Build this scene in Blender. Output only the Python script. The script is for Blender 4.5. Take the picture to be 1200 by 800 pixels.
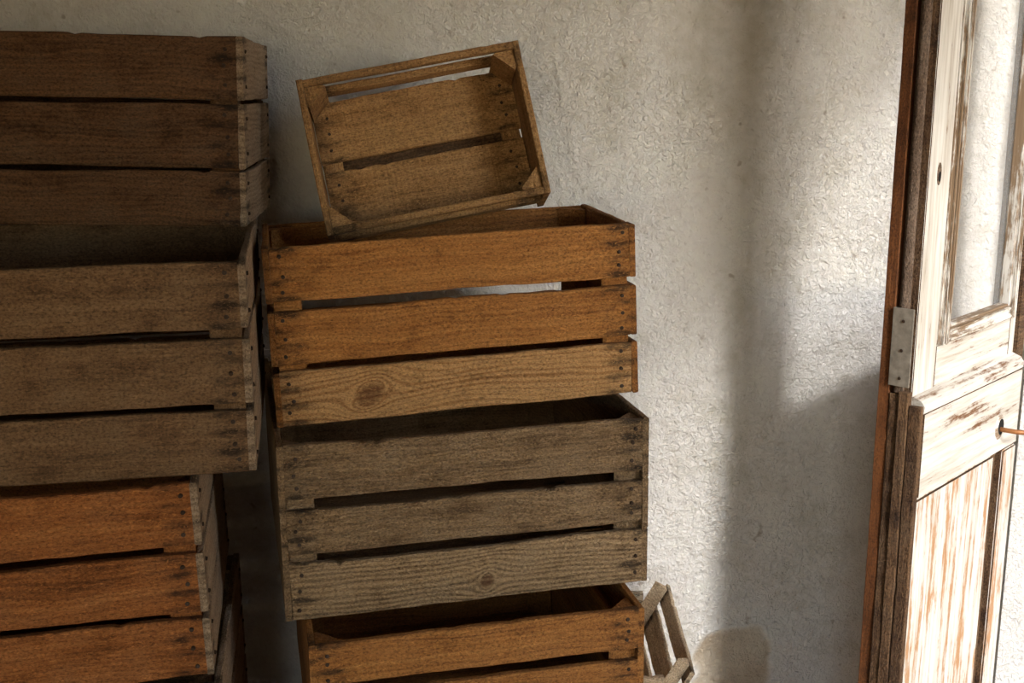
import bpy, bmesh, math, random
import numpy as np
from mathutils import Matrix, Vector

for _o in list(bpy.data.objects):
    bpy.data.objects.remove(_o, do_unlink=True)
scn = bpy.context.scene
C = scn.collection
rad = math.radians

# ------------------------------------------------------------------ camera
EYE = 1.426                      # camera height above the floor
FPX = 1400.0                     # focal length in pixels of a 1200 px wide frame
PITCH = math.atan(316 / FPX)     # horizon sits 316 px above the frame centre
cam_d = bpy.data.cameras.new('camera')
cam_d.sensor_fit = 'HORIZONTAL'
cam_d.sensor_width = 36.0
cam_d.lens = 36.0 * FPX / 1200.0
cam_d.clip_start = 0.02
cam = bpy.data.objects.new('camera', cam_d)
C.objects.link(cam)
cam.location = (0, 0, EYE)
cam.rotation_euler = (math.pi / 2 - PITCH, 0, 0)
scn.camera = cam

# ------------------------------------------------------------------ light
SUN_DIR = Vector((-0.48, 1.0, -0.72)).normalized()
WALL_Y = 2.28
RIGHT_X = 0.97
DOOR_Y0, DOOR_Y1, DOOR_Z = 0.40, 2.19, EYE + 0.56     # the doorway in the right wall

X0, X1, YB, HC = -1.66, RIGHT_X, -2.2, 2.4

FILL_OPENING = (-0.95, 0.10, 0.45, 1.70)                        # unseen opening added behind the camera to let in fill light

world = bpy.data.worlds.new('sky')
scn.world = world
world.use_nodes = True
wn = world.node_tree.nodes
bg = wn['Background']
sky = wn.new('ShaderNodeTexSky')
sky.sky_type = 'NISHITA'
sky.sun_disc = False
sky.sun_elevation = math.asin(-SUN_DIR.z)
sky.sun_rotation = math.atan2(-SUN_DIR.x, -SUN_DIR.y)
sky.dust_density = 0.6
sky.air_density = 1.0
world.node_tree.links.new(sky.outputs['Color'], bg.inputs['Color'])
bg.inputs['Strength'].default_value = 1.2

sun_d = bpy.data.lights.new('sun', 'SUN')
sun_d.energy = 2.6
sun_d.angle = rad(6.5)
sun_d.color = (1.0, 0.995, 0.985)
sun = bpy.data.objects.new('sun', sun_d)
C.objects.link(sun)
sun.location = (3, -4, 4)
sun.rotation_euler = SUN_DIR.to_track_quat('-Z', 'Y').to_euler()

por_d = bpy.data.lights.new('doorway_portal', 'AREA')
por_d.shape = 'RECTANGLE'
por_d.size = DOOR_Y1 - DOOR_Y0
por_d.size_y = DOOR_Z
por_d.cycles.is_portal = True
por = bpy.data.objects.new('doorway_portal', por_d)
C.objects.link(por)
por.location = (RIGHT_X + 0.13, (DOOR_Y0 + DOOR_Y1) / 2, DOOR_Z / 2)
por.rotation_euler = (math.pi / 2, 0, math.pi / 2)

fill_d = bpy.data.lights.new('fill_opening_portal', 'AREA')  # guides sky light through the added, unseen opening
fill_d.shape = 'RECTANGLE'
fill_d.size = FILL_OPENING[1] - FILL_OPENING[0]
fill_d.size_y = FILL_OPENING[3] - FILL_OPENING[2]
fill_d.cycles.is_portal = True
fill_o = bpy.data.objects.new('fill_opening_portal', fill_d)
C.objects.link(fill_o)
fill_o.location = ((FILL_OPENING[0] + FILL_OPENING[1]) / 2, YB - 0.11, (FILL_OPENING[2] + FILL_OPENING[3]) / 2)
fill_o.rotation_euler = (math.pi / 2, 0, 0)

vs = scn.view_settings
vs.view_transform = 'Standard'
vs.look = 'None'
vs.gamma = 1.0
vs.use_curve_mapping = False
vs.exposure = 0.02

# ------------------------------------------------------------------ helpers
def lin(c):
    return tuple(((v / 255) / 12.92 if v / 255 <= 0.04045 else ((v / 255 + 0.055) / 1.055) ** 2.4) for v in c) + (1.0,)

def pixel_ray(x, y):
    cp, sp = math.cos(PITCH), math.sin(PITCH)
    a, b = (x - 600) / FPX, (400 - y) / FPX
    return Vector((a, cp + b * sp, -sp + b * cp))

def at_depth(x, y, Y):
    r = pixel_ray(x, y)
    return r * (Y / r.y) + Vector((0, 0, EYE))

def at_height(x, y, z):
    r = pixel_ray(x, y)
    return r * ((z - EYE) / r.z) + Vector((0, 0, EYE))

def wall_y(x):
    """the back wall runs away from the camera towards the right"""
    return 2.165 + 0.19 * (x - 0.30)

def at_wall(px, py):
    r = pixel_ray(px, py)
    k = (2.165 - 0.19 * 0.30) / (r.y - 0.19 * r.x)
    return r * k + Vector((0, 0, EYE))

class NT:
    """small node-tree writer"""
    def __init__(self, name):
        self.m = bpy.data.materials.new(name)
        self.m.use_nodes = True
        self.t = self.m.node_tree
        self.b = self.t.nodes['Principled BSDF']
        self.out = self.t.nodes['Material Output']
    def n(self, kind, **kw):
        nd = self.t.nodes.new(kind)
        for k, v in kw.items():
            setattr(nd, k, v)
        return nd
    def put(self, sock, v):
        if isinstance(v, bpy.types.NodeSocket):
            self.t.links.new(v, sock)
        else:
            sock.default_value = v
    def math(self, op, a, b=0.0, c=0.0, clamp=False):
        nd = self.n('ShaderNodeMath', operation=op, use_clamp=clamp)
        for s, v in zip(nd.inputs, (a, b, c)):
            self.put(s, v)
        return nd.outputs[0]
    def mul(self, a, b): return self.math('MULTIPLY', a, b)
    def add(self, a, b): return self.math('ADD', a, b)
    def vec(self, x, y, z):
        nd = self.n('ShaderNodeCombineXYZ')
        for s, v in zip(nd.inputs, (x, y, z)):
            self.put(s, v)
        return nd.outputs[0]
    def noise(self, v, scale=1.0, detail=2.0, rough=0.5, dist=0.0):
        nd = self.n('ShaderNodeTexNoise')
        self.put(nd.inputs['Vector'], v)
        nd.inputs['Scale'].default_value = scale
        nd.inputs['Detail'].default_value = detail
        nd.inputs['Roughness'].default_value = rough
        nd.inputs['Distortion'].default_value = dist
        return nd.outputs[0]
    def ramp(self, f, stops, interp='LINEAR'):
        nd = self.n('ShaderNodeValToRGB')
        self.put(nd.inputs[0], f)
        cr = nd.color_ramp
        cr.interpolation = interp
        while len(cr.elements) < len(stops):
            cr.elements.new(0.5)
        for e, (p, c) in zip(cr.elements, stops):
            e.position = p
            e.color = c if isinstance(c, tuple) else (c, c, c, 1)
        return nd.outputs[0]
    def mix(self, f, a, b, mode='MIX'):
        nd = self.n('ShaderNodeMix', data_type='RGBA', blend_type=mode)
        self.put(nd.inputs[0], f)
        self.put(nd.inputs[6], a)
        self.put(nd.inputs[7], b)
        return nd.outputs[2]
    def bump(self, h, strength, dist, normal=None):
        nd = self.n('ShaderNodeBump')
        nd.inputs['Strength'].default_value = strength
        nd.inputs['Distance'].default_value = dist
        self.put(nd.inputs['Height'], h)
        if normal is not None:
            self.put(nd.inputs['Normal'], normal)
        return nd.outputs[0]

def wood(name, dark, base, light, grey=(120, 108, 92), grey_amt=0.35, saw=0.35, ring=0.5, knots=(), rough_bump=1.0, stain=0.8, dirt=0.5):
    """Sawn crate wood.  x runs along the plank, z across it."""
    g = NT(name)
    tc = g.n('ShaderNodeTexCoord').outputs['Object']
    sx = g.n('ShaderNodeSeparateXYZ')
    g.put(sx.inputs[0], tc)
    X, Y, Z = sx.outputs
    rnd = g.n('ShaderNodeObjectInfo').outputs['Random']
    off = g.mul(rnd, 37.0)
    # streamlines of grain: bent gently by noise and around knots
    psi = g.add(Z, g.mul(g.math('SUBTRACT', g.noise(g.vec(g.add(g.mul(X, 5.0), off), g.mul(Y, 9.0), g.mul(Z, 16.0)), 1.0, 2.0), 0.5), 0.030))
    knot_mask = None
    for (kx, kz, kr, kel, kang) in knots:
        dx0, dz0 = g.math('SUBTRACT', X, kx), g.math('SUBTRACT', Z, kz)
        ca, sa = math.cos(kang), math.sin(kang)
        dx = g.add(g.mul(dx0, ca), g.mul(dz0, sa))
        dz = g.math('SUBTRACT', g.mul(dz0, ca), g.mul(dx0, sa))
        r2 = g.add(g.math('POWER', g.mul(dx, 1.0 / kel), 2.0), g.math('POWER', dz, 2.0))
        r2 = g.math('MAXIMUM', r2, 1e-6)
        k = g.math('DIVIDE', kr * kr * 1.6, g.add(r2, kr * kr * 0.35))
        psi = g.math('SUBTRACT', psi, g.mul(dz0, g.math('MINIMUM', k, 1.6)))
        m = g.ramp(g.math('DIVIDE', g.math('SQRT', r2), kr), [(0.0, 1.0), (0.62, 0.9), (0.85, 0.35), (1.0, 0.0)])
        knot_mask = m if knot_mask is None else g.math('MAXIMUM', knot_mask, m)
    fibre = g.noise(g.vec(g.add(g.mul(X, 9.0), off), g.mul(Y, 230.0), g.mul(psi, 330.0)), 1.0, 4.0, 0.65)
    broad = g.noise(g.vec(g.add(g.mul(X, 3.0), off), g.mul(Y, 40.0), g.mul(psi, 75.0)), 1.0, 3.0, 0.55)
    rings = g.math('SINE', g.add(g.mul(psi, 900.0), g.mul(off, 3.0)))
    rings = g.mul(g.add(rings, 1.0), 0.5)
    blot = g.noise(g.vec(g.add(g.mul(X, 16.0), off), g.mul(Y, 16.0), g.mul(Z, 24.0)), 1.0, 5.0, 0.6)
    speck = g.noise(g.vec(g.add(g.mul(X, 260.0), off), g.mul(Y, 420.0), g.mul(Z, 420.0)), 1.0, 3.0, 0.6)
    sawn = g.noise(g.vec(g.add(g.mul(X, 420.0), off), g.mul(Y, 12.0), g.mul(Z, 9.0)), 1.0, 2.0, 0.6)
    t = g.add(g.mul(fibre, 0.42), g.mul(broad, 0.45))
    t = g.add(t, g.mul(rings, 0.13 * ring))
    t = g.add(t, g.mul(g.math('SUBTRACT', sawn, 0.5), 0.22 * saw))
    t = g.add(t, g.mul(g.math('SUBTRACT', rnd, 0.5), 0.10))
    col = g.ramp(t, [(0.22, lin(dark)), (0.44, lin(base)), (0.68, lin(light))])
    gm = g.ramp(g.add(g.mul(blot, 0.75), g.mul(speck, 0.25)), [(0.40, 0.0), (0.66, 1.0)])
    col = g.mix(g.mul(gm, grey_amt), col, lin(grey))
    dk = g.ramp(blot, [(0.28, 1.0), (0.46, 0.0)])
    col = g.mix(g.mul(dk, dirt), col, lin(tuple(v * 0.45 for v in dark)))
    sp = g.ramp(speck, [(0.30, 0.45), (0.5, 0.98), (0.72, 1.25)])
    col = g.mix(1.0, col, sp, 'MULTIPLY')
    if knot_mask is not None:
        col = g.mix(g.mul(knot_mask, 0.72), col, lin((88, 50, 25)))
    # rust stains bleeding along the grain from the nails in each end
    ln = g.n('ShaderNodeAttribute', attribute_type='OBJECT', attribute_name='len').outputs['Fac']
    wd = g.n('ShaderNodeAttribute', attribute_type='OBJECT', attribute_name='wid').outputs['Fac']
    ex = g.math('SUBTRACT', g.mul(ln, 0.5), g.math('ABSOLUTE', X))
    row = g.math('PINGPONG', g.add(Z, g.mul(wd, 0.15)), g.mul(wd, 0.15))
    e1 = g.math('POWER', g.mul(g.math('SUBTRACT', ex, 0.016), 52.0), 2.0)
    e2 = g.math('POWER', g.mul(row, 300.0), 2.0)
    e3 = g.math('POWER', g.mul(row, 110.0), 2.0)
    st = g.math('EXPONENT', g.mul(g.add(e1, e2), -1.0))
    st2 = g.mul(g.math('EXPONENT', g.mul(g.add(e1, e3), -1.0)), 0.75)
    stn = g.mul(g.math('ADD', st, st2, clamp=True), g.ramp(g.noise(g.vec(g.add(g.mul(X, 22.0), off), 0.0, g.mul(Z, 60.0)), 1.0, 3.0), [(0.36, 0.0), (0.58, 1.0)]))
    col = g.mix(g.mul(stn, stain), col, lin((26, 19, 14)))
    fuzz = g.noise(g.vec(g.add(g.mul(X, 95.0), off), g.mul(Y, 300.0), g.mul(Z, 260.0)), 1.0, 3.0, 0.6, 2.2)
    col = g.mix(g.mul(g.ramp(fuzz, [(0.56, 0.0), (0.66, 1.0)]), 0.34), col, lin(tuple(min(255, v * 1.25) for v in light)))
    g.put(g.b.inputs['Base Color'], col)
    g.put(g.b.inputs['Roughness'], 0.78)
    g.b.inputs['Specular IOR Level'].default_value = 0.28
    h = g.add(g.mul(fibre, 0.55), g.mul(sawn, 0.35 * saw))
    h = g.add(h, g.mul(speck, 0.5))
    h = g.add(h, g.mul(blot, 0.35))
    chips = g.ramp(g.noise(g.vec(g.add(g.mul(X, 70.0), off), g.mul(Y, 130.0), g.mul(Z, 130.0)), 1.0, 3.0, 0.6, 1.2), [(0.46, 0.0), (0.56, 1.0)])
    h = g.add(h, g.mul(chips, 0.30 * rough_bump))
    h = g.add(h, g.mul(fuzz, 0.6))
    g.put(g.b.inputs['Normal'], g.bump(h, 0.85, 0.0042 * rough_bump))
    return g.m

def plain(name, col, rough=0.7, metal=0.0, noise_amt=0.3, scale=60.0, spec=0.4):
    g = NT(name)
    tc = g.n('ShaderNodeTexCoord').outputs['Object']
    nz = g.noise(tc, scale, 4.0, 0.6)
    c = g.mix(nz, lin(tuple(v * (1 - noise_amt) for v in col)), lin(tuple(min(255, v * (1 + noise_amt)) for v in col)))
    g.put(g.b.inputs['Base Color'], c)
    g.put(g.b.inputs['Roughness'], rough)
    g.b.inputs['Metallic'].default_value = metal
    g.b.inputs['Specular IOR Level'].default_value = spec
    g.put(g.b.inputs['Normal'], g.bump(nz, 0.4, 0.001))
    return g.m

def peeling_paint(name, along='z', peel=0.40, wood_a=(120, 80, 48), wood_b=(86, 62, 44)):
    """old white paint worn through to the wood in streaks along the grain"""
    g = NT(name)
    tc = g.n('ShaderNodeTexCoord').outputs['Object']
    sx = g.n('ShaderNodeSeparateXYZ')
    g.put(sx.inputs[0], tc)
    X, Y, Z = sx.outputs
    rnd = g.mul(g.n('ShaderNodeObjectInfo').outputs['Random'], 19.0)
    a, b = (Z, X) if along == 'z' else (X, Z)
    st = g.noise(g.vec(g.add(g.mul(a, 4.0), rnd), g.mul(b, 70.0), g.mul(Y, 60.0)), 1.0, 5.0, 0.68)
    fl = g.noise(g.vec(g.add(g.mul(a, 26.0), rnd), g.mul(b, 60.0), g.mul(Y, 60.0)), 1.0, 5.0, 0.7)
    big = g.noise(g.vec(g.add(g.mul(a, 3.0), rnd), g.mul(b, 9.0), Y), 1.0, 2.0)
    f = g.add(g.add(g.mul(st, 0.5), g.mul(fl, 0.3)), g.mul(big, 0.2))
    mask = g.ramp(f, [(peel - 0.035, 1.0), (peel + 0.02, 0.0)])
    fib = g.noise(g.vec(g.mul(a, 8.0), g.mul(b, 300.0), g.mul(Y, 300.0)), 1.0, 3.0, 0.6)
    wc = g.mix(fib, lin(wood_b), lin(wood_a))
    pc = g.mix(g.ramp(st, [(0.35, 1.0), (0.6, 0.0)]), lin((206, 201, 193)), lin((166, 156, 142)))
    g.put(g.b.inputs['Base Color'], g.mix(mask, pc, wc))
    g.put(g.b.inputs['Roughness'], 0.6)
    g.b.inputs['Specular IOR Level'].default_value = 0.3
    h = g.add(g.mul(mask, -0.6), g.mul(fib, 0.35))
    g.put(g.b.inputs['Normal'], g.bump(h, 0.6, 0.0012))
    return g.m

def link(o, parent=None, mat=None):
    C.objects.link(o)
    if parent is not None:
        o.parent = parent
    if mat is not None:
        o.data.materials.append(mat)
    return o

def mesh_obj(name, verts, faces, mat=None, parent=None, smooth=False, angle=35):
    me = bpy.data.meshes.new(name)
    me.from_pydata([tuple(v) for v in verts], [], faces)
    me.update()
    if smooth:
        for p in me.polygons:
            p.use_smooth = True
        me.set_sharp_from_angle(angle=rad(angle))
    return link(bpy.data.objects.new(name, me), parent, mat)

def bm_obj(name, bm, mat=None, parent=None, smooth=False, angle=35):
    bmesh.ops.recalc_face_normals(bm, faces=bm.faces)
    me = bpy.data.meshes.new(name)
    bm.to_mesh(me)
    bm.free()
    if smooth:
        for p in me.polygons:
            p.use_smooth = True
        me.set_sharp_from_angle(angle=rad(angle))
    return link(bpy.data.objects.new(name, me), parent, mat)

def add_box(bm, x0, x1, y0, y1, z0, z1, bevel=0.0):
    vs_ = [bm.verts.new((x, y, z)) for x in (x0, x1) for y in (y0, y1) for z in (z0, z1)]
    fs = [(0, 1, 3, 2), (4, 6, 7, 5), (0, 4, 5, 1), (2, 3, 7, 6), (0, 2, 6, 4), (1, 5, 7, 3)]
    faces = [bm.faces.new([vs_[i] for i in f]) for f in fs]
    bmesh.ops.recalc_face_normals(bm, faces=faces)
    if bevel:
        ed = list({e for f in faces for e in f.edges})
        bmesh.ops.bevel(bm, geom=ed, offset=bevel, segments=2, affect='EDGES', clamp_overlap=True)

def box(name, b, mat, parent=None, bevel=0.0, kind=None):
    bm = bmesh.new()
    add_box(bm, *b, bevel=bevel)
    o = bm_obj(name, bm, mat, parent, smooth=bevel > 0)
    if kind:
        o['kind'] = kind
    return o

def smooth_noise(n, rng, step):
    k = max(2, int(n / step) + 2)
    c = [rng.uniform(-1, 1) for _ in range(k + 2)]
    out = []
    for i in range(n):
        f = i / step
        a = int(f) % k
        t = f - int(f)
        t = t * t * (3 - 2 * t)
        out.append(c[a] * (1 - t) + c[a + 1] * t)
    return out

def plank(name, L, h, t, mat, parent, M, rng, rough=1.0, bow=0.0, taper=0.0):
    """rough-sawn board: x along, y thickness, z width, centred; edges wander, corners are worn"""
    n = max(8, int(L / 0.009))
    e_top = smooth_noise(n, rng, 3)
    e_top2 = smooth_noise(n, rng, 14)
    e_bot = smooth_noise(n, rng, 3)
    e_bot2 = smooth_noise(n, rng, 14)
    face = smooth_noise(n, rng, 9)
    wear = smooth_noise(n, rng, 2)
    a, b = 0.0006 * rough, 0.0013 * rough
    V, Fc = [], []
    nicks = {rng.randrange(n): rng.uniform(0.001, 0.003) for _ in range(2)}
    for i in range(n):
        x = -L / 2 + L * i / (n - 1)
        s = i / (n - 1) - 0.5
        zt = h / 2 + a * e_top[i] + b * e_top2[i] - nicks.get(i, 0.0) * rough + taper * s * h
        zb = -h / 2 + a * e_bot[i] + b * e_bot2[i]
        yo = 0.0006 * rough * face[i] + bow * (0.25 - s * s) * 4
        c = 0.0011 + 0.0007 * abs(wear[i]) * rough
        hy = t / 2
        V += [(x, yo - hy, zb + c), (x, yo - hy, zt - c), (x, yo - hy + c, zt), (x, yo + hy - c, zt),
              (x, yo + hy, zt - c), (x, yo + hy, zb + c), (x, yo + hy - c, zb), (x, yo - hy + c, zb)]
    for j in (0, n - 1):                       # ragged saw-cut ends
        for q in range(8):
            v = V[j * 8 + q]
            V[j * 8 + q] = (v[0] + rng.uniform(-1, 1) * 0.0009 * rough, v[1], v[2])
    for i in range(n - 1):
        for q in range(8):
            r = (q + 1) % 8
            Fc.append((i * 8 + q, i * 8 + r, (i + 1) * 8 + r, (i + 1) * 8 + q))
    Fc.append(tuple(range(7, -1, -1)))
    Fc.append(tuple((n - 1) * 8 + q for q in range(8)))
    o = mesh_obj(name, V, [f[::-1] for f in Fc], mat, parent, smooth=True, angle=40)
    o.matrix_local = M
    o['len'] = L
    o['wid'] = h
    return o

def prism(name, leg, H, mat, parent, M, rng):
    """triangular corner post: right angle at the origin, legs along +x and +y"""
    c = leg * 0.12
    ring = [(0, 0), (leg - c, 0), (leg, c * 0.6), (c * 0.6, leg), (0, leg - c)]
    bm = bmesh.new()
    lo = [bm.verts.new((x, y, 0)) for x, y in ring]
    hi = [bm.verts.new((x, y, H + rng.uniform(-0.001, 0.001))) for x, y in ring]
    bm.faces.new(lo[::-1])
    bm.faces.new(hi)
    for i in range(5):
        j = (i + 1) % 5
        bm.faces.new((lo[i], lo[j], hi[j], hi[i]))
    o = bm_obj(name, bm, mat, parent)
    o.matrix_local = M
    o['len'] = 9.0
    o['wid'] = 1.0
    return o

NAIL_ME = None
def nail(parent, x, z, y, mat, rng, big=1.0):
    """a proud bent nail head, facing -y of its board"""
    global NAIL_ME
    if NAIL_ME is None:
        bm = bmesh.new()
        bmesh.ops.create_cone(bm, cap_ends=True, segments=10, radius1=0.0021, radius2=0.0017, depth=0.0022,
                              matrix=Matrix.Rotation(math.pi / 2, 4, 'X'))
        bmesh.ops.create_cone(bm, cap_ends=True, segments=6, radius1=0.0009, radius2=0.0009, depth=0.006,
                              matrix=Matrix.Translation((0, 0.003, 0)) @ Matrix.Rotation(math.pi / 2, 4, 'X'))
        NAIL_ME = bpy.data.meshes.new('nail')
        bm.to_mesh(NAIL_ME)
        bm.free()
        NAIL_ME.materials.append(mat)
    o = bpy.data.objects.new('nail', NAIL_ME)
    C.objects.link(o)
    o.parent = parent
    o.matrix_local = Matrix.Translation((x, y - 0.0005, z)) @ Matrix.Rotation(rng.uniform(-.35, .35), 4, 'Z') @ Matrix.Rotation(rng.uniform(-.35, .35), 4, 'X') @ Matrix.Scale(big * 1.35, 4)
    return o

def T(x, y, z): return Matrix.Translation((x, y, z))
def RZ(a): return Matrix.Rotation(a, 4, 'Z')
def RX(a): return Matrix.Rotation(a, 4, 'X')
def RY(a): return Matrix.Rotation(a, 4, 'Y')

def pose(x, y, z, yaw, pit, rol):
    return T(x, y, z + EYE) @ RZ(rad(yaw)) @ RX(rad(pit)) @ RY(rad(rol))

# ------------------------------------------------------------------ materials
random.seed(7)
WOOD = {
    'amber': wood('amber_crate_wood', (92, 52, 22), (166, 106, 50), (198, 138, 74), grey=(160, 118, 74), grey_amt=0.25, ring=0.7),
    'amber_knot': wood('knotted_amber_wood', (104, 66, 34), (166, 116, 68), (200, 152, 98), grey=(160, 128, 92), grey_amt=0.25, ring=2.4, dirt=0.3,
                       knots=((-0.125, -0.004, 0.017, 1.45, 0.5),)),
    'rust': wood('rusty_orange_crate_wood', (98, 54, 22), (168, 100, 48), (196, 128, 70), grey=(150, 112, 78), grey_amt=0.30, ring=0.5, rough_bump=1.2),
    'grey': wood('grey_brown_crate_wood', (76, 56, 38), (144, 113, 79), (182, 148, 107), grey=(166, 142, 112), grey_amt=0.45, ring=0.6, rough_bump=1.7),
    'grey_swirl': wood('swirled_grey_wood', (76, 56, 38), (146, 115, 80), (184, 150, 109), grey=(166, 142, 112), grey_amt=0.45, ring=2.6, rough_bump=1.4,
                       knots=((0.02, -0.012, 0.010, 1.2, 0.9),)),
    'drab': wood('drab_brown_crate_wood', (68, 48, 31), (122, 90, 60), (150, 116, 82), grey=(146, 120, 90), grey_amt=0.45, ring=0.3, saw=0.9),
    'umber': wood('dark_umber_crate_wood', (42, 27, 14), (84, 55, 31), (114, 79, 48), grey=(128, 106, 84), grey_amt=0.35, ring=1.0, stain=0.9),
    'board': wood('brown_saw_marked_wood', (92, 64, 37), (170, 125, 77), (204, 160, 106), grey=(180, 144, 102), grey_amt=0.35, ring=0.2, saw=1.6),
    'pale': wood('pale_grey_slat_wood', (124, 98, 70), (192, 162, 126), (220, 196, 162), grey=(204, 184, 156), grey_amt=0.5, ring=0.5, dirt=0.25),
    'side': wood('weathered_pale_side_wood', (92, 70, 51), (156, 128, 100), (188, 161, 132), grey=(170, 150, 127), grey_amt=0.55, ring=1.2, dirt=0.35),
    'door_orange': wood('orange_brown_door_edge_wood', (44, 25, 12), (88, 50, 23), (122, 74, 38), grey=(130, 84, 46), grey_amt=0.2, ring=0.8, rough_bump=0.5, stain=0.0),
    'door_dark': wood('dark_worn_door_wood', (40, 26, 15), (76, 50, 30), (120, 88, 58), grey=(128, 104, 78), grey_amt=0.5, ring=0.9, rough_bump=1.6, stain=0.0, dirt=0.7),
    'door_bead': wood('grey_brown_door_bead_wood', (56, 42, 32), (98, 78, 62), (136, 114, 94), grey=(120, 104, 90), grey_amt=0.5, ring=0.6, rough_bump=1.0, stain=0.0),
}
RUST = plain('rusted_nail_iron', (62, 48, 38), 0.65, 0.5)
PAINT_V = peeling_paint('peeling_white_paint_upright', 'x', 0.40)
PAINT_H = peeling_paint('peeling_white_paint_level', 'x', 0.43)
PAINT_P = peeling_paint('worn_white_paint_panel', 'x', 0.475, (184, 138, 96), (140, 108, 78))
MOULD = peeling_paint('grimy_beige_moulding', 'x', 0.52, (150, 128, 104), (104, 82, 60))
STEEL = plain('dull_galvanised_steel', (142, 134, 122), 0.6, 0.5, 0.4, 70)
BRASSY = plain('brown_metal_rod', (140, 92, 54), 0.5, 0.3, 0.25, 90)
HOLE_SHADE = plain('black_hole_shade', (16, 12, 9), 0.9, 0.0, 0.2)  # flat black standing in for the shade inside the holes

def plaster_material(name, patch=True, k=1.0, w=1.0):
    g = NT(name)
    tc = g.n('ShaderNodeTexCoord').outputs['Object']
    sx = g.n('ShaderNodeSeparateXYZ')
    g.put(sx.inputs[0], tc)
    a = g.noise(tc, 1.6, 4.0, 0.6)
    b = g.noise(tc, 9.0, 5.0, 0.65)
    c = g.noise(tc, 60.0, 4.0, 0.6)
    t = g.add(g.add(g.mul(a, 0.4), g.mul(b, 0.4)), g.mul(c, 0.2))
    col = g.ramp(t, [(0.36, lin((208 * k, 202 * k * (0.5 + 0.5 * w), 187 * k * w))), (0.5, lin((234 * k, 229 * k * (0.5 + 0.5 * w), 222 * k * w))), (0.62, lin((240 * k, 237 * k * (0.5 + 0.5 * w), 227 * k * w)))])
    pits = g.ramp(g.noise(tc, 38.0, 2.0, 0.5), [(0.24, 1.0), (0.30, 0.0)])
    col = g.mix(g.mul(pits, 0.5), col, lin((150, 130, 106)))
    grit = g.ramp(g.noise(tc, 170.0, 3.0, 0.6, 0.6), [(0.30, 1.0), (0.40, 0.0)])
    col = g.mix(g.mul(grit, 0.16), col, lin((150 * k, 134 * k, 114 * k)))
    if patch:
        at = g.n('ShaderNodeAttribute', attribute_name='bare').outputs['Fac']
        earth = g.mix(g.ramp(b, [(.35, 0.0), (.65, 1.0)]), lin((184, 160, 128)), lin((216, 200, 174)))
        col = g.mix(g.mul(at, 0.8), col, earth)
    g.put(g.b.inputs['Base Color'], col)
    g.put(g.b.inputs['Roughness'], 0.9)
    g.b.inputs['Specular IOR Level'].default_value = 0.15
    f1 = g.noise(tc, 120.0, 5.0, 0.62, 0.8)
    f2 = g.noise(tc, 45.0, 4.0, 0.6, 1.0)
    n1 = g.bump(f2, 0.75, 0.010)
    n2 = g.bump(f1, 1.0, 0.011, n1)
    g.put(g.b.inputs['Normal'], n2)
    return g.m
PLASTER = plaster_material('rough_white_plaster')
PLASTER_PLAIN = plaster_material('grimy_limewashed_plaster', False, 0.45, 0.7)
PLASTER_LIGHT = plaster_material('limewashed_plaster', False, 0.95)
BEAMS = plain('smoke_dark_ceiling_boards', (70, 58, 46), 0.85, 0.0, 0.3, 8)

# ------------------------------------------------------------------ structure
def field(xs, zs, cell, seed):
    """smooth value noise sampled on the grid xs × zs"""
    r = np.random.RandomState(seed)
    gx, gz = (xs - xs[0]) / cell + 1, (zs - zs[0]) / cell + 1
    G = r.uniform(-1, 1, (int(gz[-1]) + 4, int(gx[-1]) + 4))
    def w(gv):
        i = gv.astype(int)
        t = gv - i
        return i, t * t * t * (t * (6 * t - 15) + 10)
    ix, tx = w(gx)
    iz, tz = w(gz)
    A = G[np.ix_(iz, ix)] * (1 - tx) + G[np.ix_(iz, ix + 1)] * tx
    B = G[np.ix_(iz + 1, ix)] * (1 - tx) + G[np.ix_(iz + 1, ix + 1)] * tx
    return A * (1 - tz)[:, None] + B * tz[:, None]

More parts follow.
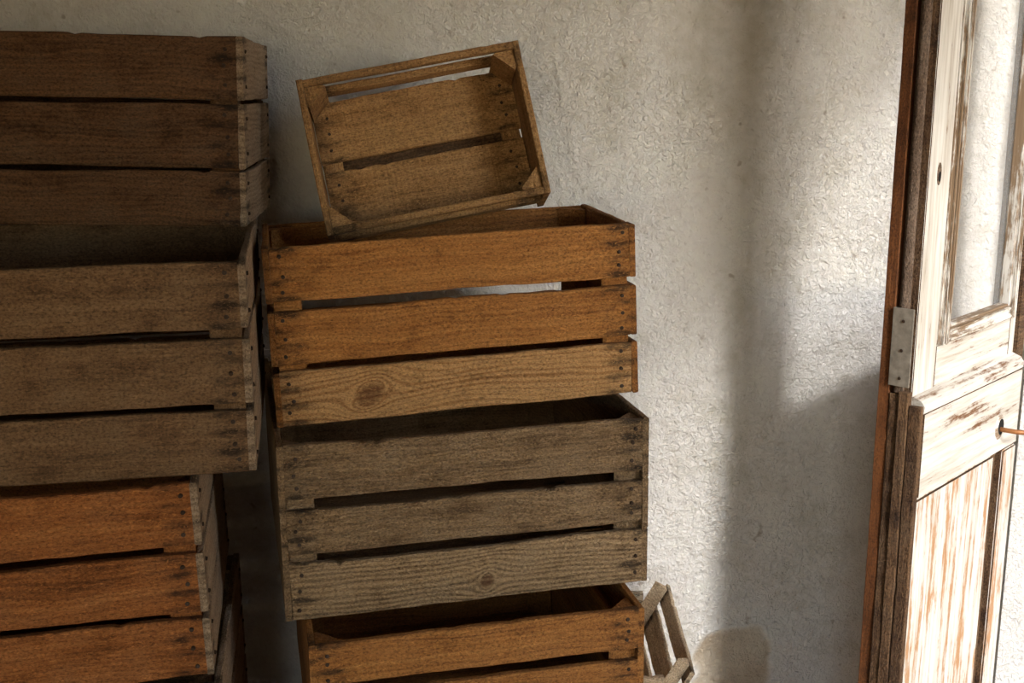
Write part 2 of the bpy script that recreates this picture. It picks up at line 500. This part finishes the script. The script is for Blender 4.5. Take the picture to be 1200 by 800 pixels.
def build_back_wall():
    xs = np.unique(np.concatenate([np.arange(-1.7, -1.05, 0.05), np.arange(-1.05, 1.11, 0.0042), [1.12]]))
    zs = np.unique(np.concatenate([np.arange(0, 0.2, 0.03), np.arange(0.2, 1.72, 0.0042), np.arange(1.72, 2.42, 0.04)]))
    Xg, Zg = np.meshgrid(xs, zs)
    d = 0.009 * field(xs, zs, 0.42, 1) + 0.0026 * field(xs, zs, 0.13, 2) + 0.0010 * field(xs, zs, 0.05, 3)
    rough = 0.55 + 0.45 * field(xs, zs, 0.22, 9)
    d += rough * (0.0017 * field(xs, zs, 0.019, 4) + 0.0019 * field(xs, zs, 0.0095, 5))
    d += rough * 0.0042 * (0.4 - np.abs(field(xs, zs, 0.075, 11))) + 0.0026 * (0.4 - np.abs(field(xs, zs, 0.030, 12)))
    def seg(p0, p1, width, depth, wob=0.006, seed=20):
        nonlocal d
        a, b = at_wall(*p0), at_wall(*p1)
        ax, az, bx, bz = a.x, a.z, b.x, b.z
        vx, vz = bx - ax, bz - az
        L2 = vx * vx + vz * vz
        t = np.clip(((Xg - ax) * vx + (Zg - az) * vz) / L2, 0, 1)
        wig = wob * field(xs, zs, 0.04, seed)
        dist = np.hypot(Xg - ax - t * vx + wig, Zg - az - t * vz + wig)
        d += depth * np.exp(-(dist / width) ** 2) * (0.5 + 0.5 * np.sin(np.pi * np.clip(t, 0.02, 0.98)))
    # ridges (positive, towards the room) and cracks left by the trowel
    seg((650, 70), (668, 150), 0.005, 0.0045)
    seg((668, 150), (690, 235), 0.0045, 0.004)
    seg((690, 232), (745, 262), 0.0045, -0.004)
    seg((925, 520), (948, 565), 0.005, 0.004, 0.003)
    seg((880, 518), (930, 525), 0.005, -0.004, 0.004)
    seg((845, 600), (905, 620), 0.006, -0.005)
    seg((790, 180), (800, 90), 0.006, -0.003)
    seg((915, 130), (945, 200), 0.005, 0.0018)
    seg((300, 20), (345, 40), 0.008, 0.005)
    seg((1150, 50), (1170, 75), 0.004, -0.004)
    # plaster fallen away near the foot of the wall: bare earth behind
    c0 = at_wall(858, 790)
    ex = (Xg - c0.x) / 0.083
    ez = (Zg - c0.z) / 0.095
    rr = (np.abs(ex) ** 2.6 + np.abs(ez) ** 2.6) ** (1 / 2.6) + 0.16 * field(xs, zs, 0.05, 30) + 0.07 * field(xs, zs, 0.018, 31)
    bare = np.clip((1.02 - rr) / 0.14, 0, 1)
    d -= 0.005 * bare + bare * (0.0022 * field(xs, zs, 0.022, 33) + 0.0012 * field(xs, zs, 0.011, 34))
    d += 0.004 * np.exp(-((rr - 1.06) / 0.05) ** 2)
    V = np.stack([Xg, wall_y(Xg) - d, Zg], -1).reshape(-1, 3)
    nz, nx = Xg.shape
    I = np.arange(nz * nx).reshape(nz, nx)
    Q = np.stack([I[:-1, :-1], I[:-1, 1:], I[1:, 1:], I[1:, :-1]], -1).reshape(-1, 4)
    me = bpy.data.meshes.new('wall_back')
    me.vertices.add(len(V))
    me.vertices.foreach_set('co', V.astype(np.float32).ravel())
    me.loops.add(len(Q) * 4)
    me.loops.foreach_set('vertex_index', Q.astype(np.int32).ravel())
    me.polygons.add(len(Q))
    me.polygons.foreach_set('loop_start', (np.arange(len(Q)) * 4).astype(np.int32))
    me.polygons.foreach_set('loop_total', np.full(len(Q), 4, np.int32))
    me.update(calc_edges=True)
    me.polygons.foreach_set('use_smooth', np.ones(len(Q), bool))
    at = me.attributes.new('bare', 'FLOAT', 'POINT')
    at.data.foreach_set('value', bare.astype(np.float32).ravel())
    o = link(bpy.data.objects.new('wall_back', me), None, PLASTER)
    o['kind'] = 'structure'
    o['label'] = 'rough white plastered wall behind the stacked crates'
    return o
build_back_wall()

def struct(name, boxes, mat, label):
    bm = bmesh.new()
    for b in boxes:
        add_box(bm, *b)
    o = bm_obj(name, bm, mat)
    o['kind'] = 'structure'
    o['label'] = label
    return o
FLOOR = plain('worn_stone_floor', (205, 170, 130), 0.85, 0.0, 0.25, 14)
struct('floor', [(X0 - .1, X1 + .12, YB - .1, WALL_Y + .1, -0.1, 0.0)], FLOOR, 'worn grey stone floor')
struct('ceiling', [(X0 - .1, X1 + .12, YB - .1, WALL_Y + .1, HC, HC + .1)], BEAMS, 'dark boarded ceiling')
struct('wall_left', [(X0 - .1, X0, YB, WALL_Y + .05, 0, HC)], PLASTER_PLAIN, 'plastered side wall left of the crates')
WX0, WX1, WZ0, WZ1 = FILL_OPENING
struct('wall_front', [(X0 - .1, WX0, YB - .1, YB, 0, HC), (WX1, X1 + .12, YB - .1, YB, 0, HC),
                      (WX0, WX1, YB - .1, YB, 0, WZ0), (WX0, WX1, YB - .1, YB, WZ1, HC)], PLASTER_PLAIN, 'plastered wall facing the crates')
struct('wall_right', [(X1, X1 + .12, YB, DOOR_Y0, 0, HC), (X1, X1 + .12, DOOR_Y1, WALL_Y + .05, 0, HC),
                      (X1, X1 + .12, DOOR_Y0, DOOR_Y1, DOOR_Z, HC)], PLASTER_LIGHT, 'plastered wall with the open doorway')
struct('ground', [(X1 + .12, 14, -14, 14, -0.25, -0.05)], plain('pale_yard_ground', (196, 176, 146), 0.9, 0.0, 0.15, 3), 'pale dusty ground outside the doorway')

struct('sky_blocker', [(2.3, 6.0, -0.1, 9.0, -0.05, 5.5)], plain('sky_blocker_ochre', (150, 122, 88), 0.9, 0.0, 0.15, 4), 'unseen block added outside the doorway to hold back sky light')  # added out of view to cut side sky from the doorway

# ------------------------------------------------------------------ crates
def make_crate(name, label, M, W, D, H, rows, wm, rng, side_wm=None, front_wm=None, base_wm=None, nails=True,
               group='old wooden fruit crates', side_rows=None, back_rows=None, base=3, post=0.036, td=0.0105, ts=0.0085,
               base_list=None, cleats=False, rough=1.0, post_over=0.0, side_taller=0.0, back_nails=False, gap_shade_board=0.0, side_rough=None):
    """open crate; local origin at the middle of its base, opening up (+z), front at -y.
    rows: (z0, z1) of the boards, bottom to top"""
    root = bpy.data.objects.new(name, None)
    C.objects.link(root)
    root.empty_display_size = 0.05
    root.matrix_world = M
    root['label'] = label
    root['category'] = 'crate'
    root['group'] = group
    sw = side_wm or wm
    fw = front_wm or {}
    y0, y1 = -D / 2, D / 2
    for k, (a, b) in enumerate(rows):
        h = b - a
        p = plank('plank', W - 2 * ts, h, td, WOOD[fw.get(k, wm)], root,
                  T(0, y0 + td / 2, (a + b) / 2) @ RY(rad(rng.uniform(-.25, .25))), rng, rough)
        if nails:
            for sx_ in (-1, 1):
                for q in (-0.3, 0.0, 0.3):
                    nail(p, sx_ * ((W - 2 * ts) / 2 - 0.013 + rng.uniform(-.004, .004)), q * h + rng.uniform(-.004, .004), -td / 2, RUST, rng)
    for k, (a, b) in enumerate(back_rows or rows):
        p = plank('plank', W - 2 * ts, b - a, td, WOOD[wm], root,
                  T(0, y1 - td / 2, (a + b) / 2) @ RZ(math.pi) @ RY(rad(rng.uniform(-.25, .25))), rng, rough)
    for sgn in (-1, 1):
        for k, (a, b) in enumerate(side_rows or rows):
            b2 = b + (side_taller if k == len(rows) - 1 else 0)
            p = plank('plank', D, b2 - a, ts, WOOD[sw], root,
                      T(sgn * (W / 2 - ts / 2), 0, (a + b2) / 2) @ RZ(sgn * math.pi / 2) @ RY(rad(rng.uniform(-.3, .3) * (1 if side_rough is None else 0.1))), rng, rough if side_rough is None else side_rough)
            if nails and sgn > 0:
                for e in (-1, 1):
                    for q in (-0.28, 0.28):
                        nail(p, e * (D / 2 - 0.022), q * (b - a), -ts / 2, RUST, rng)
    zt = max(b for a, b in rows) - 0.004 + post_over
    for sx_ in (-1, 1):
        for sy_ in (-1, 1):
            ang = {(-1, -1): 0, (1, -1): math.pi / 2, (1, 1): math.pi, (-1, 1): -math.pi / 2}[(sx_, sy_)]
            prism('corner_post', post, zt - 0.006, WOOD[wm], root,
                  T(sx_ * (W / 2 - ts - .0008), sy_ * (D / 2 - td - .0008), 0.005) @ RZ(ang), rng)
    bw = WOOD[base_wm or wm]
    inner = D - 2 * td - 0.002
    tb = 0.008
    if base_list is None:
        wdt = inner / base - 0.006
        base_list = [(-inner / 2 + (i + .5) * inner / base, wdt) for i in range(base)]
    for yc, wd in base_list:
        zc = 0.012 if cleats else 0.006
        p = plank('base_board', W - 2 * ts - .003, wd, tb, bw, root, T(0, yc, zc + tb / 2) @ RX(-math.pi / 2), rng, rough)
        if back_nails:
            for sx_ in (-1, 1):
                for q in (-.28, 0, .28):
                    nail(p, sx_ * ((W - 2 * ts) / 2 - 0.022 + rng.uniform(-.003, .003)), q * wd + rng.uniform(-.004, .004), -tb / 2, RUST, rng, 0.9)
    if gap_shade_board:
        plank('base_board', W - 2 * ts - .012, gap_shade_board, 0.003, WOOD['door_dark'], root, T(0, 0, -0.004) @ RX(-math.pi / 2), rng, 0.5)  # dark board added behind the gap to stand in for its shade
    if cleats:
        for sx_ in (-1, 1):
            plank('cleat', D - 2 * td - .004, 0.03, 0.008, bw, root,
                  T(sx_ * (W / 2 - ts - 0.0175), 0, 0.0075) @ RZ(math.pi / 2) @ RX(-math.pi / 2), rng, rough)
    return root

def rows_from(H, fr):
    """fr: heights top-down alternating board, gap, board, gap, board (any unit)"""
    tot = sum(fr)
    out, z = [], H
    for i, v in enumerate(fr):
        v = v * H / tot
        if i % 2 == 0:
            out.append((z - v, z))
        z -= v
    return out[::-1]

def placed(x, y, z, yaw, pit, rol, D):
    return pose(x, y, z, yaw, pit, rol) @ T(0, D / 2, 0)

R = random.Random
# --- middle stack, top to bottom
make_crate('wooden_crate', 'amber slatted crate with a knot in its lowest board, under the small tipped crate',
           placed(-0.0678, 1.5801, -0.4522, 11.29, -0.31, -2.40, 0.271), 0.501, 0.271, 0.240,
           rows_from(.24, [64, 11, 63, 8, 65]), 'amber', R(11), front_wm={0: 'amber_knot'},
           back_rows=[(0, .052), (.060, .106), (.140, .238)])
make_crate('wooden_crate', 'grey-brown rough slatted crate between the two amber crates of the middle stack',
           placed(-0.0535, 1.5094, -0.7018, 13.38, -0.05, -0.74, 0.500), 0.501, 0.500, 0.239,
           rows_from(.239, [63, 13, 50, 12, 65]), 'grey', R(12), front_wm={0: 'grey_swirl'}, rough=1.5,
           back_rows=[(0, .090), (.0895, .167), (.1665, .236)],
           side_rows=[(0, .0785), (.079, .1530), (.1535, .239)], side_rough=0.3)
make_crate('wooden_crate', 'narrower amber crate under the grey-brown crate, beside the pale slatted crate',
           placed(-0.0367, 1.4365, -0.9443, 12.9, 0.0, -0.67, 0.500), 0.446, 0.500, 0.240,
           rows_from(.24, [58, 15, 72, 14, 80]), 'amber', R(13), back_rows=[(0, .090), (.0895, .167), (.1665, .238)],
           side_rows=[(0, .0935), (.094, .1775), (.178, .240)], side_rough=0.3)
make_crate('wooden_crate', 'brown slatted crate fourth from the top of the middle stack',
           placed(-0.055, 1.43, -1.1870, 11.5, 0.0, -0.2, 0.27), 0.46, 0.27, 0.2385,
           rows_from(.2385, [66, 11, 66, 11, 66]), 'drab', R(14))
make_crate('wooden_crate', 'brown slatted crate on the floor at the foot of the middle stack',
           placed(-0.055, 1.425, -1.4255, 12.5, 0.0, 0.0, 0.27), 0.47, 0.27, 0.2335,
           rows_from(.2335, [66, 11, 66, 11, 66]), 'grey', R(15))
# --- left stack, top to bottom
make_crate('wooden_crate', 'dark brown crate topping the tallest stack against the plaster wall',
           placed(-0.6171, 1.5847, -0.1989, 5.31, -0.77, 1.26, 0.305), 0.520, 0.305, 0.249,
           rows_from(.249, [74, 5, 75, 5, 66]), 'umber', R(21), side_wm='side', back_rows=[(0, .066), (.070, .164), (.169, .248)])
make_crate('wooden_crate', 'drab grey-brown deep crate set forward under the dark brown topmost crate',
           placed(-0.5548, 1.2883, -0.4587, 10.09, 0.0, -0.5, 0.431), 0.520, 0.431, 0.248,
           rows_from(.248, [76, 11, 76, 8, 73]), 'drab', R(22), side_wm='side', back_rows=[(0, .075), (.080, .165), (.170, .247)])
make_crate('wooden_crate', 'rusty orange crate with iron-stained corners under the drab grey-brown deep crate',
           placed(-0.6094, 1.2527, -0.7059, 10.63, 0.13, -1.78, 0.400), 0.520, 0.400, 0.238,
           rows_from(.238, [71, 10, 69, 7, 69]), 'rust', R(23), side_wm='side')
make_crate('wooden_crate', 'brown crate under the rusty orange crate of the tall stack',
           placed(-0.600, 1.255, -0.9515, 9.5, 0.0, -0.8, 0.40), 0.52, 0.40, 0.237,
           rows_from(.237, [70, 9, 70, 9, 70]), 'drab', R(24), side_wm='side')
make_crate('wooden_crate', 'brown crate second from the floor in the tall stack',
           placed(-0.600, 1.25, -1.1910, 10.5, 0.0, -0.2, 0.40), 0.52, 0.40, 0.2315,
           rows_from(.2315, [70, 9, 70, 9, 70]), 'umber', R(25), side_wm='side')
make_crate('wooden_crate', 'brown crate on the floor at the foot of the tall stack',
           placed(-0.600, 1.25, -1.4255, 10.0, 0.0, 0.0, 0.40), 0.52, 0.40, 0.2305,
           rows_from(.2305, [70, 9, 70, 9, 70]), 'grey', R(26), side_wm='side')
# --- the small crate lying tipped on top, its opening towards the room
TD = 0.108
tip = pose(-0.103 * 1.008, 1.7023 * 1.008, -0.1973 * 1.008, 4.78, -16.92, -10.65) @ T(0, TD, 0) @ RX(math.pi / 2) @ T(0, 0.1145, 0)
make_crate('wooden_crate', 'small shallow brown crate tipped on its side on the middle stack, showing its base boards',
           tip, 0.3285, 0.229, TD, [(.030, .056), (.097, TD)], 'board', R(31),
           base_list=[(-0.053, 0.090), (0.053, 0.093)], cleats=True, nails=False, back_nails=True, td=0.0105, ts=0.0095,
           side_rows=[(.0, TD)], post=0.030, gap_shade_board=0.05)

# --- pale crate with a splayed slatted side, low against the wall
def make_splayed_crate():
    rng = R(41)
    zr = EYE - 0.950
    nr, fr = at_height(814, 788, zr), at_height(781, 680, zr)
    yn, yf, xr = nr.y + .004, fr.y - .022, (nr.x + fr.x) / 2
    W, H = 0.20, 0.215
    splay = 0.12
    zb = zr - H
    root = bpy.data.objects.new('slatted_crate', None)
    C.objects.link(root)
    root.location = (xr - W / 2, (yn + yf) / 2, zb)
    root['label'] = 'pale grey crate with a splayed slatted side, low against the wall beside the middle stack'
    root['category'] = 'crate'
    bpy.context.view_layer.update()
    inv = Matrix.Translation((-(xr - W / 2), -(yn + yf) / 2, -zb))
    pale = WOOD['pale']
    xl = xr - W
    ang = math.atan2(splay, H)
    Ls = math.hypot(splay, H)
    D = yf - yn
    # end walls: three boards each, cut shorter towards the bottom by the splay
    for yy in (yn + .006, yf - .006):
        for (a, b) in ((0.005, .06), (.075, .135), (.150, .205)):
            xe = xr - splay * (1 - a / H) - 0.012
            plank('plank', xe - xl - .01, b - a, .011, pale, root, inv @ T((xe + xl + .01) / 2, yy, zb + (a + b) / 2), rng)
    # splayed side: slats running from end to end
    for k, (s0, s1, bow) in enumerate(((0.0, .030, 0), (.046, .092, 0), (.108, .150, -.004), (.166, .21, 0), (.224, Ls, 0))):
        s = (s0 + s1) / 2
        px_, pz_ = xr - splay * s / Ls, zr - H * s / Ls
        plank('slat', D, s1 - s0, .008, pale, root, inv @ T(px_, (yn + yf) / 2, pz_) @ RY(ang) @ RZ(math.pi / 2), rng, 1.4, bow)
    for (a, b) in ((0.005, .06), (.075, .135), (.150, .205)):
        plank('plank', D, b - a, .009, pale, root, inv @ T(xl, (yn + yf) / 2, zb + (a + b) / 2) @ RZ(math.pi / 2), rng)
    # corner posts standing proud of the end boards
    for yy, a in ((yn + .013, math.pi / 2), (yf - .013, math.pi)):
        prism('corner_post', .022, Ls - .012, pale, root,
              inv @ T(xr - .006, yy, zr + .005) @ RY(ang) @ T(0, 0, -(Ls - .012)) @ RZ(a), rng)
        prism('corner_post', .034, H - .01, pale, root, inv @ T(xl + .006, yy, zb + .004) @ RZ(0 if a < 2 else -math.pi / 2), rng)
    for i in range(3):
        w = (D - .03) / 3
        plank('base_board', W - splay - .02, w - .012, .008, pale, root,
              inv @ T(xl + (W - splay) / 2, yn + .015 + (i + .5) * w, zb + .006) @ RX(-math.pi / 2), rng)
    return xr, yn, yf, zb
sx_r, sx_n, sx_f, sx_b = make_splayed_crate()
make_crate('wooden_crate', 'brown crate on the floor by the wall under the pale splayed crate',
           T(sx_r - .105, (sx_n + sx_f) / 2 + .002, 0.0), 0.19, sx_f - sx_n - .01, sx_b - .006,
           rows_from(sx_b - .006, [62, 9, 62, 9, 62]), 'drab', R(42))

# ------------------------------------------------------------------ the door leaf standing open
SC = 1.771 / 1.7
LEAF = Vector((0.609 * SC, 1.771, 0.0))
TH = rad(42.8)
EU = Vector((math.sin(TH), math.cos(TH), 0))
# leaf frame: x along the leaf (free edge at 0), y = into the leaf from its white face, z up
EN = Vector((-math.cos(TH), math.sin(TH), 0))
DM = Matrix(((EU.x, EN.x, 0, LEAF.x), (EU.y, EN.y, 0, LEAF.y), (0, 0, 1, 0), (0, 0, 0, 1)))
door = bpy.data.objects.new('door_1', None)
C.objects.link(door)
door.matrix_world = DM
door['kind'] = 'structure'
door['label'] = 'worn white painted wooden door leaf standing open, glazed above and panelled below'
LW = 0.412
z_ledge, z_rail0 = EYE - 0.492, EYE - 0.655
ztop, zbot = EYE + 0.44, 0.012
zp0, zp1 = EYE - 0.395, EYE + 0.33        # pane bottom, top

def two_tone(name, b, front, other, bevel=0.0015, parent=door, upright=True):
    """board whose white face (-y) is painted and whose edges show wood"""
    L = (b[5] - b[4]) if upright else (b[1] - b[0])
    h = (b[1] - b[0]) if upright else (b[5] - b[4])
    t = b[3] - b[2]
    bm = bmesh.new()
    add_box(bm, -L / 2, L / 2, -t / 2, t / 2, -h / 2, h / 2, bevel)
    o = bm_obj(name, bm, None, parent, smooth=True)
    o.data.materials.append(front)
    o.data.materials.append(other)
    for p in o.data.polygons:
        p.material_index = 0 if abs(p.normal.y) > 0.6 else 1
    c = T((b[0] + b[1]) / 2, (b[2] + b[3]) / 2, (b[4] + b[5]) / 2)
    o.matrix_local = c @ (RY(-math.pi / 2) if upright else Matrix.Identity(4))
    o['len'] = 9.0
    o['wid'] = 1.0
    return o

DW = WOOD['door_dark']
rng = R(51)
# upper frame, set back 2 cm behind the lower face
two_tone('stile', (0.0, 0.078, .021, .053, z_ledge - .002, ztop), PAINT_V, DW)
two_tone('stile', (0.386, LW, .021, .053, z_ledge - .002, ztop), PAINT_V, DW)
two_tone('rail', (0.078, 0.386, .021, .053, zp1 + .03, ztop), PAINT_H, DW, upright=False)
two_tone('rail', (0.078, 0.386, .021, .053, z_ledge - .002, zp0 - .028), PAINT_H, DW, upright=False)
# stepped glazing bead round the pane
def moulding(b, upright):
    L = (b[5] - b[4]) if upright else (b[1] - b[0])
    h = (b[1] - b[0]) if upright else (b[5] - b[4])
    bm = bmesh.new()
    add_box(bm, -L / 2, L / 2, -.010, .012, -h / 2, h / 2, .003)
    add_box(bm, -L / 2, L / 2, -.015, -.009, -h * .38, -h * .10, .002)
    add_box(bm, -L / 2, L / 2, -.013, -.009, h * .12, h * .36, .002)
    o = bm_obj('moulding', bm, MOULD, door, smooth=True)
    o.matrix_local = T((b[0] + b[1]) / 2, .026, (b[4] + b[5]) / 2) @ (RY(-math.pi / 2) if upright else Matrix.Identity(4))
    return o
moulding((.078, .106, 0, 0, zp0 - .028, zp1 + .03), True)
moulding((.364, .386, 0, 0, zp0 - .028, zp1 + .03), True)
moulding((.106, .364, 0, 0, zp0 - .028, zp0), False)
moulding((.106, .364, 0, 0, zp1, zp1 + .03), False)
# glass: clear, faintly dusty; the diffuse veil is also raised to brighten the pane
gm = NT('dusty_clear_glass')
tr = gm.n('ShaderNodeBsdfTransparent')
gl = gm.n('ShaderNodeBsdfGlossy')
gl.inputs['Roughness'].default_value = 0.03
df = gm.n('ShaderNodeBsdfDiffuse')
df.inputs['Color'].default_value = (.8, .78, .74, 1)
m1 = gm.n('ShaderNodeMixShader')
m2 = gm.n('ShaderNodeMixShader')
m1.inputs[0].default_value = 0.03
gm.t.links.new(tr.outputs[0], m1.inputs[1])
gm.t.links.new(gl.outputs[0], m1.inputs[2])
m2.inputs[0].default_value = 0.09
gm.t.links.new(m1.outputs[0], m2.inputs[1])
gm.t.links.new(df.outputs[0], m2.inputs[2])
gm.t.links.new(m2.outputs[0], gm.out.inputs['Surface'])
pane = box('pane', (.10, .37, .036, .039, zp0 - .005, zp1 + .005), gm.m, door)
# lock rail and its sloping ledge
two_tone('lock_rail', (0.002, LW, .0, .050, z_rail0, z_ledge - .022), PAINT_H, DW, .003, upright=False)
bm = bmesh.new()
prof = [(.0, -.022), (.0, -.012), (.006, -.004), (.022, .002), (.052, .004), (.052, -.022)]
n = 24
rows_v = []
for i in range(n + 1):
    x = .001 + (LW - .002) * i / n
    j = rng.uniform(-.0012, .0012)
    rows_v.append([bm.verts.new((x, y + (j if k in (1, 2) else 0), z_ledge + z)) for k, (y, z) in enumerate(prof)])
for a, b in zip(rows_v, rows_v[1:]):
    for k in range(6):
        q = (k + 1) % 6
        bm.faces.new((a[k], a[q], b[q], b[k]))
bm.faces.new(rows_v[0][::-1])
bm.faces.new(rows_v[-1])
bm_obj('ledge', bm, PAINT_H, door, smooth=True, angle=50)
# lower half
two_tone('panel', (.004, .322, .004, .046, .14, z_rail0 - .002), PAINT_P, DW, .005)
two_tone('moulding', (.322, .352, .012, .046, .14, z_rail0 - .002), DW, DW, .004)
two_tone('stile', (.352, LW, .000, .050, .012, z_rail0 - .002), PAINT_P, DW, .003)
two_tone('rail', (.004, .352, .000, .050, .012, .14), PAINT_H, DW, upright=False)
# the free edge: orange board behind, grey bead above, split dark strips below
def strip(name, x0, x1, y0, y1, z0, z1, mat, rough=1.0):
    L = z1 - z0
    return plank(name, L, x1 - x0, y1 - y0, mat, door, T((x0 + x1) / 2, (y0 + y1) / 2, (z0 + z1) / 2) @ RY(-math.pi / 2), rng, rough)
strip('edge_board', -.008, .05, .0545, .073, zbot, ztop, WOOD['door_orange'], .5)
bm = bmesh.new()
bmesh.ops.create_cone(bm, cap_ends=True, segments=14, radius1=.0085, radius2=.0085, depth=ztop - z_ledge - .006, matrix=RY(math.pi / 2))
o = bm_obj('edge_bead', bm, WOOD['door_bead'], door, smooth=True)
o.matrix_local = T(-.001, .0425, (ztop + z_ledge + .006) / 2) @ RY(-math.pi / 2)
o['len'], o['wid'] = 9.0, 1.0
strip('edge_strip', -.010, .004, .0385, .0535, zbot, z_ledge + .004, DW, .8)
strip('edge_strip', -.013, .004, .0215, .0375, zbot, z_ledge + .009, DW, .9)
strip('edge_strip', -.009, .003, .0015, .0205, zbot, z_ledge - .012, DW, .8)
# steel plate screwed to the edge above the ledge
bm = bmesh.new()
add_box(bm, -.0120, -.0095, .022, .054, EYE - .475, EYE - .352, .0006)
add_box(bm, -.0120, .010, .0535, .0555, EYE - .475, EYE - .352, .0004)
plate = bm_obj('lock_plate', bm, STEEL, door, smooth=True)
plate['label'] = 'grey steel plate on the door edge'
for zz in (-.462, -.418, -.372):
    bm = bmesh.new()
    bmesh.ops.create_cone(bm, cap_ends=True, segments=12, radius1=.0028, radius2=.0022, depth=.0016, matrix=T(-.0126, .038, EYE + zz) @ RY(-math.pi / 2))
    bm_obj('screw', bm, RUST, plate, smooth=True)
box('jamb_post', (LW + .012, LW + .05, .02, .07, 0.0, DOOR_Z - .01), WOOD['door_dark'], door, .003)
# latch hole, its darkness a black disc, with the bent rod handle
hx, hz = .322, EYE - .606
def disc(name, r0, r1, depth, M, mat, parent, seg=20):
    b_ = bmesh.new()
    bmesh.ops.create_cone(b_, cap_ends=True, segments=seg, radius1=r0, radius2=r1, depth=depth, matrix=M)
    return bm_obj(name, b_, mat, parent, smooth=True)
disc('latch_rosette', .019, .016, .002, T(hx, -.0008, hz) @ RX(math.pi / 2) @ Matrix.Scale(1.25, 4, (0, 1, 0)), MOULD, door)
disc('latch_hole_shade', .0115, .0115, .0016, T(hx + .002, -.0018, hz) @ RX(math.pi / 2) @ Matrix.Scale(1.25, 4, (0, 1, 0)), HOLE_SHADE, door)
cu = bpy.data.curves.new('handle', 'CURVE')
cu.dimensions = '3D'
cu.bevel_depth = .0042
cu.bevel_resolution = 3
sp_ = cu.splines.new('BEZIER')
pts_ = [(hx, .01, hz - .004), (hx + .001, -.022, hz - .004), (hx + .012, -.040, hz - .005), (hx + .075, -.046, hz - .008)]
sp_.bezier_points.add(len(pts_) - 1)
for bp, p in zip(sp_.bezier_points, pts_):
    bp.co = p
    bp.handle_left_type = bp.handle_right_type = 'AUTO'
tmp = bpy.data.objects.new('tmp', cu)
C.objects.link(tmp)
bpy.context.view_layer.update()
me = bpy.data.meshes.new_from_object(tmp.evaluated_get(bpy.context.evaluated_depsgraph_get()))
bpy.data.objects.remove(tmp)
for p in me.polygons:
    p.use_smooth = True
h_o = link(bpy.data.objects.new('handle', me), door, None)
h_o.data.materials.clear()
h_o.data.materials.append(BRASSY)
h_o['label'] = 'thin brown rod handle'
# worn keyhole high on the stile
kz = EYE - .150
disc('keyhole', .0065, .0065, .0012, T(.036, .0204, kz) @ RX(math.pi / 2) @ Matrix.Scale(2.6, 4, (0, 1, 0)), WOOD['door_bead'], door)
disc('keyhole', .0035, .0035, .0012, T(.036, .0196, kz - .004) @ RX(math.pi / 2) @ Matrix.Scale(2.2, 4, (0, 1, 0)), HOLE_SHADE, door)  # black disc painted in for the dark inside the keyhole
